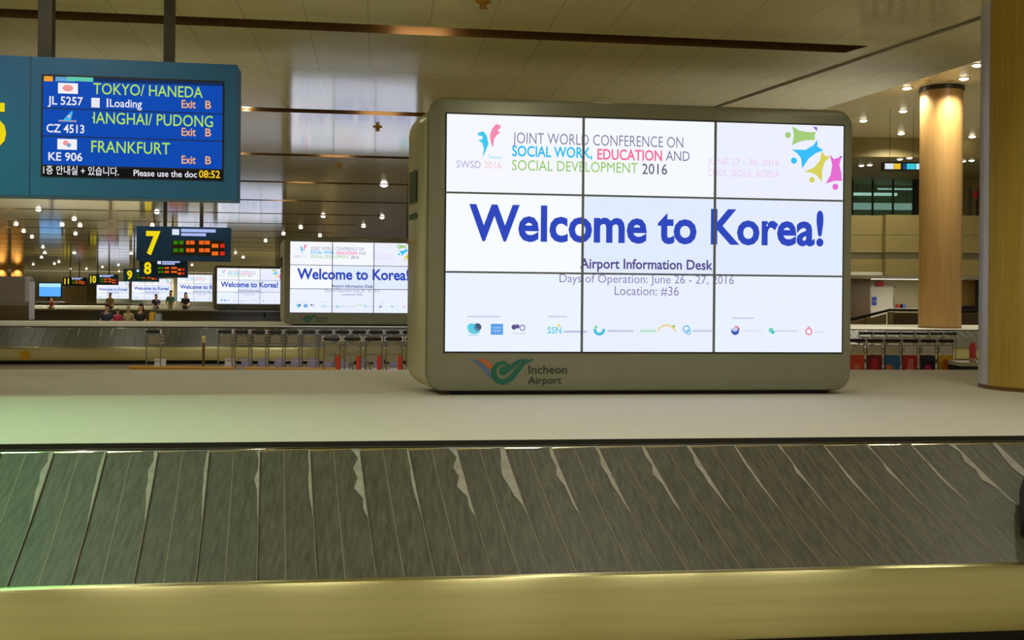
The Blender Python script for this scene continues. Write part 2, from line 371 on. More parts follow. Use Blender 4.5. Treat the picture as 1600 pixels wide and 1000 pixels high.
# ------------------------------------------------------------------ downlights
def downlight(p, label, group, power=0, r=.085, em='lamp', cone=150):
    t = thing('downlight', label, 'light', p, 0, group)
    g = MB(); g.lathe([(r*1.35,0),(r*1.35,-.012),(r*1.02,-.02),(r*.98,-.004)], 20); obj('rim', g, M['rim'], t, True)
    g = MB(); g.lathe([(r*.98,-.002),(r*.9,-.03),(r*.6,-.05),(r*.2,-.06)], 18); obj('bulb', g, M[em], t, True)
    if power:
        l = bpy.data.lights.new('lamp_beam', 'SPOT'); l.energy = power; l.spot_size = R(cone); l.spot_blend = .6; l.shadow_soft_size = .08
        l.color = (1, .96, .80); lo = bpy.data.objects.new('lamp_beam', l); C.objects.link(lo); lo.parent = t; lo.location = (0,0,-.09)
    return t
g1 = 'downlights in the nearest ceiling slot'
for px, py, lab in ((90,27,'dim downlight in the nearest ceiling slot, between the two sign posts'),(392,39,'dim downlight in the nearest ceiling slot, just right of the blue board'),
                    (948,63,'bright downlight in the nearest ceiling slot, left of the slot end pair'),(1210,76,'bright downlight nearest the right end of the nearest ceiling slot')):
    q = at_z(px, py, CZ+.08); downlight((q.x, q.y, CZ+.1), lab, g1, 70)
for px, py, lab, pw in ((384,173,'downlight in the second ceiling slot beside the blue board',70),(373,239,'downlight in the third ceiling slot beside the lower right of the blue board',70),
                    (600,288,'brightest ceiling downlight, above the second screen beside the big screen',70)):
    q = at_z(px, py, CZ); downlight((q.x, q.y, CZ+.1 if pw and py < 280 else CZ), lab, None, pw)
# the same rows go on over and behind the viewer, outside the frame
for b in (gb[1], gb[2], gb[3], gb[4]):
    for a in ((-5.3,-3.65,-2.03,-.6,.97,2.38,3.6) if b == gb[3] else (-5.6, -2.2, 1.2, 4.4)):
        if a < gend(b)-.2: q = from_ab(a, b); downlight((q.x, q.y, CZ+.1), 'round downlight in a ceiling slot overhead', 'downlights overhead', 75)
for i, (px, py) in enumerate(((655,49),(590,178),(522,245),(470,287),(442,314))):
    q = at_z(px, py, CZ+.05); q = from_ab(to_ab(q)[0], gb[5+i]); t = thing('slot_lamp', 'recessed amber lamp glowing inside the %s ceiling slot' % ['nearest','second','third','fourth','fifth'][i], 'light', (q.x, q.y, CZ+.11))
    g = MB(); g.lathe([(.07,0),(.07,-.03),(.05,-.03),(.045,-.01)], 16); obj('rim', g, M['bronze'], t, True)
    l = bpy.data.lights.new('lamp_beam', 'AREA'); l.shape = 'RECTANGLE'; l.size = .5; l.size_y = .03; l.energy = 1.1; l.color = (1,.8,.55)
    lo = bpy.data.objects.new('lamp_beam', l); C.objects.link(lo); lo.parent = t; lo.location = (.04,-.11,-.05); lo.rotation_euler = (R(80), 0, CA)
for k, b in enumerate(gb[6:13]):             # added lamps, unseen behind board and big screen, to brighten the hall
    for i, px in enumerate((40, 190, 320, 800, 1000, 1200)):
        a_ = at(px, 300, b); a2 = to_ab(a_)[0]
        if a2 < gend(b)-.3:
            q = from_ab(a2, b); downlight((q.x, q.y, CZ+.1), 'added unseen downlight in a far ceiling slot', 'added unseen downlights in the far slots', 36 if px < 500 else 95)
for px, py in ((505,337),(597,339),(500,368),(443,365),(568,353),(470,355),(60,327),(25,350),(37,361),(50,370),(97,351),(116,342),(125,352),(245,331),(238,352),(205,396),(118,365),(67,386),(116,395),
               (70,395),(85,412),(52,413),(110,420),(135,420),(160,417),(185,414),(300,414),(368,395),(380,402),(415,376),(65,402),(92,409),(186,424)):
    q = at_z(px, py, CZ)
    downlight((q.x, q.y, CZ), 'small bright downlight far off in the ceiling above the distant screens', 'distant downlights above the far screens',
              (80 if q.y < 50 else 1500) if (px in (505,60,245,205,443,118,25,97,300,368,135,70)) else 0, .075 if q.y < 60 else .1, 'lampf')
for i, (px, py) in enumerate(((1417,137),(1411,173),(1349,188),(1408,208),(1506,122),(1527,101),(1519,213))):
    q = at_z(px, py, HZ); nm = ['just left of the tan column top','second down on the left of the tan column','lowest left, beside the big screen corner','third down on the left of the tan column','right of the tan column top','beside the edge of the near olive column','low on the right of the tan column'][i]
    downlight(q, 'downlight in the high ceiling, '+nm, 'downlights in the high ceiling', 320 if i < 6 else 0, .12)
for px, py in ((1346,258),(1359,257),(1406,248),(1421,246),(1505,251),(1518,250)):
    q = at_z(px, py, 6.67); downlight(q, 'tiny downlight in the soffit above the balcony glass', 'soffit downlights above the balcony', 0, .1, 'lampf')
for i, (px, py) in enumerate(((590,198),(530,257),(755,2))):
    q = at_z(px, py, CZ); g = MB(); g.lathe([(.07,0),(.065,-.012),(.03,-.02),(.022,-.05),(.04,-.055),(.035,-.062)], 16)
    o = obj('ceiling_sprinkler', g, M['orange'], smooth=True); o.location = q
    tag(o, ['small round brass sprinkler on the pale reflection above the second screen','farther brass sprinkler above the second screen','brass sprinkler at the very top edge of the picture'][i], 'sprinkler')

# ------------------------------------------------------------------ columns
def column(px, Y, r, top, m, label, strip=False, warm=False, base=.79):
    p = at(px, 466, Y); t = thing('round_column', label, 'column', (p.x, Y, base))
    n = 48; g = MB(); g.lathe([(r,0),(r,top-base)], n); obj('shaft', g, m, t, True)
    g = MB(); g.lathe([(r+.006,0),(r+.006,.03),(r+.001,.032)], n); obj('base_ring', g, M['bronze'], t, True)
    if top > 5:
        g = MB(); g.lathe([(r+.03,top-base-.12),(r+.03,top-base),(r,top-base)], n); obj('collar', g, M['post'], t, True)
    if strip:
        a = R(strip); g = MB(); L = []
        for z in (.034, top-base): L.append([((r+k)*math.cos(a+d), (r+k)*math.sin(a+d), z) for k, d in ((-.005,-.31),(.006,-.31),(.006,-.15),(.006,0),(.006,.15),(.006,.31),(-.005,.31),(-.005,.1),(-.005,0),(-.005,-.1))])
        g.loft(L); obj('pale_strip', g, M['trim'], t)  # pale satin strip up the left edge of the shaft
    return t
column(1634, 8.45, .5, CZ, M['wood'], 'thick olive wood column standing on the carousel deck at right edge', strip=168)
column(1468.5, 28.0, .55, HZ, M['wood2'], 'tall tan wood column in the background between screen and near column')
for (px, Y, lab) in ((27,90,'amber lit column far off at the left, above the steel hood'),(2,90,'amber lit column far off, cut by the left edge of the picture'),
                     (271,97,'thin brown column between two far white screens'),(628,47,'brown column behind the second screen, seen in the ceiling')):
    column(px, Y, .5, CZ, M['wood2'], lab, base=0)
for px in (1446, 1482):
    l = bpy.data.lights.new('column_wash', 'SPOT'); l.energy = 75; l.spot_size = R(80); l.spot_blend = .5; l.color = (1,.86,.58); l.shadow_soft_size = .06
    p = at(px, 466, 27.1); t = thing('downlight', 'downlight washing the top of the tan column, %s side' % ('left' if px < 1460 else 'right'), 'light', (p.x, 27.1, HZ))
    g = MB(); g.lathe([(.1,0),(.1,-.015),(.07,-.02)], 16); obj('rim', g, M['rim'], t)
    lo = bpy.data.objects.new('lamp_beam', l); C.objects.link(lo); lo.parent = t; lo.location = (0,0,-.05)
for px in (27, 2, 628):
    Y = 90 if px < 100 else 47; p = at(px, 466, Y-.9)
    l = bpy.data.lights.new('column_wash', 'SPOT'); l.energy = 220; l.spot_size = R(120); l.spot_blend = .5; l.color = (1,.72,.35); l.shadow_soft_size = .06
    t = thing('downlight', 'small downlight far off at the top of an amber column', 'light', (p.x, Y-.9, CZ), 0, 'downlights at the amber columns')
    g = MB(); g.lathe([(.1,0),(.1,-.015),(.07,-.02)], 16); obj('rim', g, M['rim'], t)
    lo = bpy.data.objects.new('lamp_beam', l); C.objects.link(lo); lo.parent = t; lo.location = (0,0,-.05)

# ------------------------------------------------------------------ baggage carousels
DZ = .79; DD = 5.0; PITCH = .236
def prof(t):                          # sloping belt: t = 0 at the top, 1 at the outer lip -> (outward, z)
    return .075+.875*t, .752-.396*(1.14*t-.14*t*t)
PN = Vector((0, -.41, .91)).normalized()
def plate_mesh(fine=True, v=0):
    rr = random.Random(v*7+1)
    mb = MB(); nt = 8 if fine else 2
    def P(x, t, off):
        o, z = prof(t); return Vector((x-.095*(1-t), -o, z)) + PN*off
    xs = [(0,.0), (PITCH*.5,.005), (PITCH*1.03,.011)]
    for k in range(nt):
        t0, t1 = k/nt, (k+1)/nt
        for (xa, oa), (xb, ob) in zip(xs[:-1], xs[1:]):
            mb.face([P(xa,t1,oa), P(xb,t1,ob), P(xb,t0,ob), P(xa,t0,oa)], 0)
        mb.face([P(xs[2][0],t1,.011), P(xs[2][0],t1,-.004), P(xs[2][0],t0,-.004), P(xs[2][0],t0,.011)], 0)
        wd = .0022; xm = PITCH*.5                # faint mid crease and rubbed edge
        mb.face([P(xm-wd,t1,.0062), P(xm+wd,t1,.0062), P(xm+wd,t0,.0062), P(xm-wd,t0,.0062)], 2)
        xe = PITCH*1.03
        mb.face([P(xe-.0035,t1,.0118), P(xe,t1,.0118), P(xe,t0,.0118), P(xe-.0035,t0,.0118)], 2)
    if fine:                                     # dusty wedge near the top of the overlap
        ts = [.0,.08,.16,.24,.32,.40,.48,.54]; ws = [w_*rr.uniform(.35,1.15)*(.6+.5*(v % 3)) for w_ in (.022,.017,.026,.031,.025,.017,.009,.002)]
        for (ta, wa), (tb, wb) in zip(zip(ts,ws), zip(ts[1:],ws[1:])):
            xe = PITCH*1.03-.003
            mb.face([P(xe-wb,tb,.0122), P(xe,tb,.0126), P(xe,ta,.0126), P(xe-wa,ta,.0122)], 1)
    return mb
PM = [M['rubber'], M['dust'], M['edge']]
def path(L1, L2, out, n=16):
    r = DD/2+out; P = [(L1, -out), (L2, -out)]
    P += [(L2+r*math.sin(a), DD/2-r*math.cos(a)) for a in (math.pi*k/n for k in range(1, n))]
    P += [(L2, DD+out), (L1, DD+out)]
    P += [(L1-r*math.sin(a), DD/2+r*math.cos(a)) for a in (math.pi*k/n for k in range(1, n))]
    return P
def carousel(label, loc, rz, L1, L2, ranges, group='baggage carousels'):
    t = thing('baggage_carousel', label, 'carousel', loc, rz, group)
    ring = lambda o, z: [(x, y, z) for x, y in path(L1, L2, o)]
    g = MB(); g.loft([ring(-.02,DZ-.035), ring(0,DZ-.03), ring(0,DZ-.006), ring(-.006,DZ)]); obj('deck', g, M['deck'], t)
    def band(name, prof_, m, smooth=False):
        g = MB(); g.loft([ring(o, z) for o, z in prof_], cap0=False, cap1=False); return obj(name, g, m, t, smooth)
    band('deck_edge_shadow', [(-.004,DZ-.001),(.003,DZ-.003),(.004,DZ-.028),(-.01,DZ-.03)], M['dark'])  # dark band painted in for the shadow under the deck edge
    band('deck_trim', [(.0,DZ-.035)]+[(.04+.022*math.cos(R(a_)), DZ-.047+.018*math.sin(R(a_))) for a_ in range(170,-100,-30)], M['chrome'], True)
    lip = [(.935,.33),(.938,.362),(.945,.37),(.965,.372),(.978,.366),(.986,.352),(.99,.30),(.992,.20),(.99,.10),(.98,.085),(.93,.085)]
    band('outer_lip', lip, M['steel'], True)
    band('kick_base', [(.9,.12),(.88,.1),(.88,0)], M['dark'])
    protos = []
    for x0, n in ranges:
        for k in range(n):
            if len(protos) < 7: o = obj('plate', plate_mesh(True, len(protos)), PM, t); protos.append(o)
            else: o = protos[(k*3+k//5) % 7].copy(); C.objects.link(o); o.parent = t
            o.location = (x0+k*PITCH, 0, 0)
    # rest of the belt: straight runs not itemised, the ends and the far side
    g = MB(); n = 3
    cov = [(x0, x0+k*PITCH) for x0, k in ranges]; cur = L1
    for a, b in sorted(cov)+[(L2, L2)]:
        pm = plate_mesh(False); x = a-PITCH
        while x > cur-PITCH*.5:
            i = len(g.v); g.v += [(v[0]+x, v[1], v[2]) for v in pm.v]; g.f += [tuple(i+q for q in f) for f in pm.f]; g.m += pm.m; x -= PITCH
        cur = b
    loops = [ [(x, y, prof(tt)[1]) for x, y in path(L1, L2, prof(tt)[0])[1:]+path(L1, L2, prof(tt)[0])[:1]] for tt in (0,.5,1)]
    g.loft(loops, 0, False, False, closed=False)
    o = obj('belt', g, PM, t); o['kind'] = 'stuff'
    return t
car1 = carousel('nearest baggage carousel with dark rubber plates, steel lip and pale deck', (0, 5.14, 0), R(7), -8, 10, [(-4.2, 38)])
C2A = R(9.5)
car2 = carousel('second baggage carousel, behind the near deck and the luggage carts', (0, 24.5, 0), C2A, -17, 15, [(-13.2, 48), (7.0, 26)])
def on_c2(px, py, Y):
    p = at(px, py, Y); c, s = math.cos(C2A), math.sin(C2A); return (p.x*c+(p.y-24.5)*s, -p.x*s+(p.y-24.5)*c, p.z)
g = MB(); q = on_c2(43, 554, 21.95); disc(g, (q[0], q[2]), .11, -.9945, 0); obj('sticker', g, M['yellow'], car2)['label'] = 'round yellow sticker'
car3 = carousel('far baggage carousel just beyond the seated travellers', (-14.4, 47.0, 0), R(12), -16, 3, [])
for x, y, a, lab in ((-21.4, 63.4, 15, 'distant baggage carousel below the fourth white screen'), (-30.8, 80.8, 17, 'more distant baggage carousel below the fifth white screen'), (-41.4, 99.6, 19, 'farthest baggage carousel below the sixth white screen')):
    o = copy_tree(car3); o.location = (x, y, 0); o.rotation_euler.z = R(a); o['label'] = lab

# steel hood over the feed conveyor on the second carousel
q = on_c2(52, 497, 28.2)
t = thing('conveyor_hood', 'grey steel conveyor hood on the second carousel at the left edge', 'hood', at(45, 497, 28.2).xy.to_3d()+Vector((0,0,DZ)), C2A)
hz = at(40, 432, 28.2).z-DZ
g = MB(); L = [[(x, y, z) for x, z in ((-3.4,0),(0,0),(0,hz-.12),(-.03,hz-.04),(-.1,hz),(-3.4,hz))] for y in (0, .5)]; g.loft(L); obj('shell', g, mat('hood_steel', S(150,140,136), .4, .6, var=.1, vscale=1, stretch=(.3,1,3)), t)
g = MB(); g.box(-.1, .012, -.02, 0, .5, hz-.02); g.box(0, .012, 0, .5, .0, hz-.14); obj('edge_trim', g, paint(206,204,220,.3), t)
g = MB(); g.box(-3.4, .0, -.015, 0, 0, .4); obj('lower_panel', g, paint(120,104,72), t)

# ------------------------------------------------------------------ video wall totems
SO = at(696, 466, 7.42); SO.z = DZ; SA = R(7.2); SW = 3.02
tl = hit(697, 178, SO, SA); br = hit(1313, 551, SO, SA); SW = hit(1316, 370, SO, SA)[0]; ST0 = hit(695, 549, SO, SA)[1]; ST1 = tl[1]
hs = lambda px, py: hit(px, py, SO, SA)
def rrect(x0, x1, z0, z1, r, y, n=6):
    P = []
    for cx, cz, a0 in ((x1-r,z0+r,-90),(x1-r,z1-r,0),(x0+r,z1-r,90),(x0+r,z0+r,180)):
        for k in range(n+1):
            a = R(a0+90*k/n); P.append((cx+r*math.cos(a), y, cz+r*math.sin(a)))
    return P
def totem():
    t = thing('video_totem', 'largest white welcome screen totem, standing on the near carousel deck', 'screen', SO, SA, 'welcome screen totems')
    x0, x1 = -.135, SW+.085; z0, z1 = .005, ST1+.125; z0 = .03
    g = MB()
    g.loft([rrect(x0+.03,x1-.03,z0+.03,z1-.03,.10,.004), rrect(x0+.008,x1-.008,z0+.008,z1-.008,.12,.012), rrect(x0,x1,z0,z1,.125,.03), rrect(x0,x1,z0,z1,.125,.13), rrect(x0+.02,x1-.02,z0+.02,z1-.02,.11,.14)])
    obj('front_frame', g, M['shell'], t, True)
    g = MB(); g.loft([rrect(x0-.02,x1+.02,z0+.01,z1-.05,.14,.14), rrect(x0-.06,x1+.06,z0+.0,z1-.04,.16,.22), rrect(x0-.125,x1+.125,z0,z1-.04,.18,.52), rrect(x0-.11,x1+.11,z0+.04,z1-.09,.18,.62)])
    rear = obj('rear_shell', g, M['shellback'], t, True)
    for za, zb, m_ in ((1.42,1.66,'dark'),(1.30,1.34,'dark')):
        g = MB(); g.loft([[(x0-.075-.0,.24,z),(x0-.115,.45,z),(x0-.122,.448,z),(x0-.082,.238,z)] for z in (za, zb)]); obj('vent', g, paint(70,84,60), rear)
    g = MB(); g.loft([[(x0-.07,.22,z),(x0-.128,.53,z),(x0-.134,.529,z),(x0-.076,.219,z)] for z in (1.12, 1.135)]); obj('seam', g, M['yellow'], rear)
    g = MB(); g.box(.05, SW-.05, .1, .5, 0, .05); obj('plinth', g, M['dark'], t)
    g = MB(); g.box(-.012, SW+.012, -.001, .02, ST0-.012, ST1+.012); obj('screen_backing', g, M['black'], t)
    sx = [0, hs(910,370)[0], hs(1116,370)[0], SW]; sz = [ST0, hs(800,426)[1], hs(800,303)[1], ST1]
    tint = [[(228,236,252),(226,232,252),(226,234,252)],[(240,243,252),(218,228,250),(220,228,248)],[(238,240,250),(238,242,251),(228,232,247)]]
    disp = None; panels = {}
    for r in range(3):
        for c in range(3):
            g = MB(); g.box(sx[c]+.0, sx[c+1]-.0, -.006, .0, sz[r], sz[r+1]); panels[r,c] = obj('display_panel', g, scr_col(*tint[r][c], 1.08), t)
    g = MB()
    for x in sx[1:3]: g.box(x-.009, x+.009, -.0125, -.006, ST0, ST1)
    for z in sz[1:3]: g.box(0, SW, -.0122, -.006, z-.007, z+.007)
    obj('panel_joints', g, M['bezel'], t)
    Y = -.009
    def tx(name, s, xa, xb, ya, yb, col, bold=0, z=None):
        xa_, zt = hs(xa, ya); _, zb = hs(xa, yb); xb_ = hs(xb, yb)[0]
        return lettering(name, s, xa_, xb_, zb, zt-zb, Y, scr_col(*col), t, bold)
    dark = (128,122,158)
    tx('headline', 'JOINT WORLD CONFERENCE ON', 801, 1067, 207, 224, dark, -.004)
    tx('headline', 'SOCIAL WORK,', 800, 925, 228, 244, (40,190,240), .02)
    zz = hs(800,244)[1], hs(800,228)[1]
    tx('headline', 'EDUCATION', 933, 1034, 233, 249, (246,110,150), .02)
    tx('headline', 'AND', 1040, 1077, 236, 251, dark)
    tx('headline', 'SOCIAL DEVELOPMENT', 800, 996, 250, 266, (146,200,90), 0)
    tx('headline', '2016', 1003, 1042, 256, 272, (96,90,120), .005)
    tx('event_name', 'SWSD', 713, 751, 251, 262, (190,186,226), .01); tx('event_name', '2016', 756, 783, 252, 263, (246,208,216), .01)
    tx('event_name', 'Seoul', 763, 783, 242, 248, (150,228,244), .01)
    tx('event_date', 'JUNE 27 - 30. 2016', 1105, 1217, 247, 257, (240,205,240)); tx('event_date', 'COEX, SEOUL, KOREA', 1105, 1217, 264, 275, (240,205,240))
    tx('slogan', 'Welcome to Korea!', 733, 1286, 321, 374, (46,72,188), .028)
    tx('caption', 'Airport Information Desk', 906, 1113, 404, 419, (84,74,136), .02)
    tx('caption', 'Days of Operation: June 26 - 27, 2016', 874, 1146, 428, 441, (142,136,178), 0)
    tx('caption', 'Location: #36', 960, 1060, 447, 461, (142,136,178), 0)
    def shape(name, pts, col, dots=()):
        g = MB(); flat(g, [hs(*p) for p in pts], Y)
        for (c, r) in dots: disc(g, hs(*c), r*7.6/1600, Y)
        g.keep = True; return obj(name, g, scr_col(*col), t)
    z7 = lambda L: [(700+x*.1375, 185+y*.1375) for x, y in L]
    z8 = lambda L: [(1180+x*.13, 180+y*.13) for x, y in L]
    shape('dancer_logo', z7([(335,170),(400,148),(440,200),(458,290),(432,360),(393,445),(405,345),(390,280),(340,250),(388,240),(392,205),(340,195)]), (60,200,240))
    shape('dancer_logo', z7([(545,65),(600,85),(592,118),(562,132),(588,168),(548,198),(522,240),(512,330),(488,290),(474,200),(498,120)]), (244,140,176))
    shape('figure_logo', z8([(440,135),(520,185),(620,205),(725,205),(705,250),(715,300),(600,303),(510,325),(436,365),(460,245)]), (164,206,122), [((1230.7,211.3),4.9)])
    shape('figure_logo', z8([(432,415),(600,418),(690,368),(742,296),(742,380),(815,422),(720,460),(640,520),(558,640),(545,520),(500,460)]), (56,190,248), [((1239.8,251.2),5)])
    shape('figure_logo', z8([(585,682),(700,630),(770,550),(796,430),(830,490),(895,500),(830,565),(800,650),(795,805),(740,730),(680,695)]), (214,210,90), [((1267.8,281.1),4.6)])
    shape('figure_logo', z8([(888,470),(940,530),(1030,500),(1005,600),(1030,700),(1036,792),(950,790),(840,824),(900,720),(920,600)]), (230,110,210), [((1304.4,292),5)])
    shape('figure_logo', z8([(688,140),(740,148),(735,195)]), (120,90,200)); shape('figure_logo', z8([(1000,500),(1036,490),(1034,520)]), (130,100,200))
    def bar(px0, px1, py, h, col, name='sponsor_mark'):
        a = hs(px0, py); b_ = hs(px1, py); hh = h*7.6/1600/2
        g = MB(); flat(g, [(a[0],a[1]-hh),(b_[0],a[1]-hh),(b_[0],a[1]+hh),(a[0],a[1]+hh)], Y); return obj(name, g, scr_col(*col), t)
    for x0_, x1_, y_ in ((730,781,494.5),(856,886,494.5),(1144,1178,497)): bar(x0_, x1_, y_, 2.5, (206,212,234))
    def mark(cx, cy, r, col, sx=1.0):
        g = MB(); disc(g, hs(cx, cy), r*7.6/1600, Y, 0, 14, sx); return obj('sponsor_mark', g, scr_col(*col), t)
    def ring(cx, cy, r, wd, col, a0=0, a1=360):
        g = MB(); c = hs(cx, cy); k = 7.6/1600; n = 14; P = [(c[0]+r*k*math.cos(R(a0+(a1-a0)*i/n)), c[1]+r*k*math.sin(R(a0+(a1-a0)*i/n))) for i in range(n+1)]
        stroke(g, P, [wd*k]*(n+1), Y); return obj('sponsor_mark', g, scr_col(*col), t)
    mark(737, 512, 7, (90,206,232)); mark(746, 511, 6, (70,90,120)); mark(741, 517, 5, (110,200,226), 1.8); bar(731, 748, 524, 2, (190,226,240))
    g = MB(); a = hs(766.5, 523); b_ = hs(786, 506); flat(g, [(a[0],a[1]),(b_[0],a[1]),(b_[0],b_[1]),(a[0],b_[1])], Y); obj('sponsor_mark', g, scr_col(96,160,232), t)
    bar(770, 783, 512, 1.6, (190,214,246)); bar(770, 783, 517, 1.6, (190,214,246))
    mark(803, 511, 4, (90,86,130)); mark(808, 510, 3.4, (100,90,140)); ring(816, 512, 4, 2, (150,146,196)); bar(800, 822, 521, 1.6, (214,216,236))
    a = hs(855, 521); b_ = hs(877, 511); lettering('sponsor_mark', 'SSN', a[0], b_[0], a[1], b_[1]-a[1], Y, scr_col(110,206,226), t, .02); mark(873, 508.5, 2.4, (230,220,120))
    bar(880, 917, 518, 3, (186,196,226))
    ring(936, 515, 7, 4.5, (70,190,222), 170, 370); mark(931, 511, 2.4, (120,214,150)); bar(949, 989, 517, 3.2, (196,202,228))
    bar(1000, 1024, 517, 4, (190,226,206)); ring(1041, 523, 15, 2.6, (240,214,130), 20, 160); mark(1052, 510, 2.4, (150,206,110))
    ring(1072, 514, 5, 2, (110,190,232)); ring(1075, 519, 3.4, 2, (130,206,226)); bar(1082, 1112, 517, 3.4, (204,210,234))
    mark(1148, 517, 6.6, (62,92,190)); mark(1147.5, 514, 4, (240,244,252), 1.2); ring(1148.5, 516.5, 6.6, 2, (226,110,120), 10, 100); bar(1160, 1190, 517, 2.4, (222,226,242))
    mark(1204, 516, 4, (110,214,190)); mark(1207, 519, 3, (90,190,200)); bar(1210, 1246, 517, 3, (212,220,238))
    ring(1263, 518, 5, 2.6, (240,150,166)); mark(1263, 512, 2.4, (244,160,170)); bar(1272, 1288, 519, 2.4, (226,222,240))
    # operator's emblem on the lower frame
    YE = .0005
    z6 = lambda L: [hs(690+x*.19375, 540+y*.19375) for x, y in L]
    emb = None
    k = .19375*7.5/1600
    g = MB(); stroke(g, z6([(235,113),(285,128),(335,170),(375,220),(402,262)]), [v*k for v in (6,26,36,34,20)], YE-.001); emb = obj('emblem', g, paint(92,112,160), t)
    g = MB(); stroke(g, z6([(285,110),(330,120),(370,145),(402,182)]), [v*k for v in (6,26,36,26)], YE-.002); obj('emblem_stroke', g, paint(206,104,40), emb)
    g = MB(); stroke(g, z6([(545,165),(500,138),(455,148),(420,190),(420,240),(450,282),(500,296),(560,262),(610,200),(660,140),(740,110)]), [v*k for v in (20,26,34,42,46,46,46,44,40,34,6)], YE-.003)
    stroke(g, z6([(470,205),(520,195),(570,165),(630,122),(690,108)]), [v*k for v in (40,60,36,24,6)], YE-.0025); disc(g, z6([(497,205)])[0], 34*k, YE-.0028)
    g.keep = True; obj('emblem_stroke', g, paint(16,104,84), emb)
    for s_, xa, xb, ya, yb in (('Incheon', 826, 886, 571, 583.5), ('Airport', 825, 877, 588.5, 599.5)):
        xa_, zt = hs(xa, ya); _, zb = hs(xa, yb); lettering('emblem_name', s_, xa_, hs(xb, yb)[0], zb, zt-zb, YE-.002, paint(52,54,46), t, .012)
    return t
tot = totem()
for (px, Y, a, lab) in ((453, 24.8, C2A, 'second white welcome screen, on the second carousel deck left of the largest'),
                     (339, 49.3, R(12), 'third white welcome screen, just left of the second one'),
                     (277, 65.5, R(15), 'fourth white welcome screen, below the small sign numbered 8'),
                     (206, 83, R(17), 'fifth white welcome screen, left of the thin brown column'),
                     (151, 102, R(19), 'smallest and leftmost white welcome screen in the distance'),
                     (508, 76, R(0), 'far welcome screen seen only as a pale ceiling reflection above the second screen')):
    o = copy_tree(tot); p = at(px, 466, Y); o.location = (p.x, Y, DZ if px != 508 else .0+DZ); o.rotation_euler.z = a; o['label'] = lab
    if px == 508:
        g = MB(); g.box(-.2, SW+.2, 0, .6, 0, DZ); b_ = obj('display_plinth', g, M['deck']); b_.location = (p.x, Y, 0); tag(b_, 'low pale plinth under a far screen hidden behind the second screen', 'plinth')

# ------------------------------------------------------------------ hanging flight board on the left
BA = R(8.5); BO = at(370, 205, 6.42); bz = hit(367, 313, BO, BA)[1]; bt = hit(372, 101, BO, BA)[1]
BO.z += bz; BH = bt-bz; hb = lambda px, py: hit(px, py, BO, BA)
t = thing('flight_board', 'large hanging blue flight board listing three flights, at upper left', 'sign', BO, BA)
BW = 2.35
g = MB(); g.box(-BW, 0, 0, .22, 0, BH); obj('board', g, M['blueboard'], t, bevel=.006)
sx = hb(47, 200)[0]; g = MB(); g.box(sx-.003, sx+.003, -.002, .0, .005, BH-.005); obj('panel_seam', g, paint(30,70,100), t)
for xa, xb in ((53,75),(252,267)):
    a = hb(xa, 92)[0]; b_ = hb(xb, 92)[0]; g = MB(); g.box(a, b_, .07, .15, BH, CZ-BO.z); obj('hanging_post', g, M['post'], t)
a = hb(-28, 227); b_ = hb(10.5, 164); lettering('number', '5', a[0], b_[0], a[1], b_[1]-a[1], -.004, glow('number_yellow', S(246,224,20), .9), t, .03)
# lcd
P = [hb(66,273), hb(346,281), hb(349,128), hb(68,119)]
lx0, lx1, lz0, lz1 = hb(67,200)[0], hb(347.5,200)[0], hb(66,274)[1], hb(68,118)[1]
g = MB(); g.box(lx0-.01, lx1+.01, -.003, .0, lz0-.008, lz1+.008); lcd = obj('display', g, M['black'], t)
zr = [hb(68,258)[1], hb(68,212.5)[1], hb(68,169)[1], lz1-.022]
for k in range(3):
    g = MB(); flat(g, [(lx0,zr[k]+.003),(lx1,zr[k]+.003),(lx1,zr[k+1]-.003),(lx0,zr[k+1]-.003)], -.004); obj('flight_row', g, scr_col(8,72,176), lcd)
g = MB(); flat(g, [(lx0,lz1-.0225),(lx1,lz1-.0225),(lx1,lz1-.004),(lx0,lz1-.004)], -.0035); obj('header_strip', g, scr_col(12,44,92), lcd)
def bx_(px0, px1, py0, py1, col, y=-.005, name='display_mark'):
    a = hb(px0, py1); b2 = hb(px1, py1); c = hb(px0, py0); g = MB(); flat(g, [(a[0],a[1]),(b2[0],a[1]),(b2[0],c[1]),(a[0],c[1])], y); return obj(name, g, scr_col(*col), lcd)
def lt(s_, xa, xb, ya, yb, col, bold=0, cut=None):
    a = hb(xa, yb); c = hb(xa, ya); b2 = hb(xb, yb); return lettering('display_text', s_, a[0], b2[0], a[1], c[1]-a[1], -.006, scr_col(*col), lcd, bold, cut)
bx_(69, 83, 119, 127, (236,160,50)); bx_(87, 118, 120, 127, (96,160,210)); bx_(105, 146, 120, 126.5, (96,200,170), -.0052)
LG = (176,226,84); WH = (232,232,240); OR = (244,176,110)
lt('TOKYO/ HANEDA', 146, 317, 130, 147, LG, .004); lt('HANGHAI/ PUDONG', 136, 333, 175, 192.5, LG, .004, hb(144.5,190)[0]); lt('FRANKFURT', 143, 266, 220, 238, LG, .004)
lt('JL 5257', 75, 130, 150.5, 163, WH, .016); lt('CZ 4513', 73, 132, 194, 206.5, WH, .016); lt('KE 906', 76, 129, 238, 250.5, WH, .016)
bx_(143, 156, 153, 168, WH); lt('Loading', 172, 222, 155, 167, WH, .012); bx_(167, 169.5, 154, 168, WH)
for ya, yb in ((157.5,169.5),(201,213),(244.5,256.5)):
    lt('Exit', 284, 306, ya-5.5, yb-5.5+ .0, OR, .016) if False else None
    a = hb(284, yb-1); c = hb(284, ya-1); b2 = hb(306, yb); lettering('display_text', 'Exit', a[0], b2[0], a[1], c[1]-a[1], -.006, scr_col(*OR), lcd, .014)
    a2 = hb(321, yb); b3 = hb(330, yb); lettering('display_text', 'B', a2[0], b3[0], a[1], c[1]-a[1], -.006, scr_col(*OR), lcd, .014)
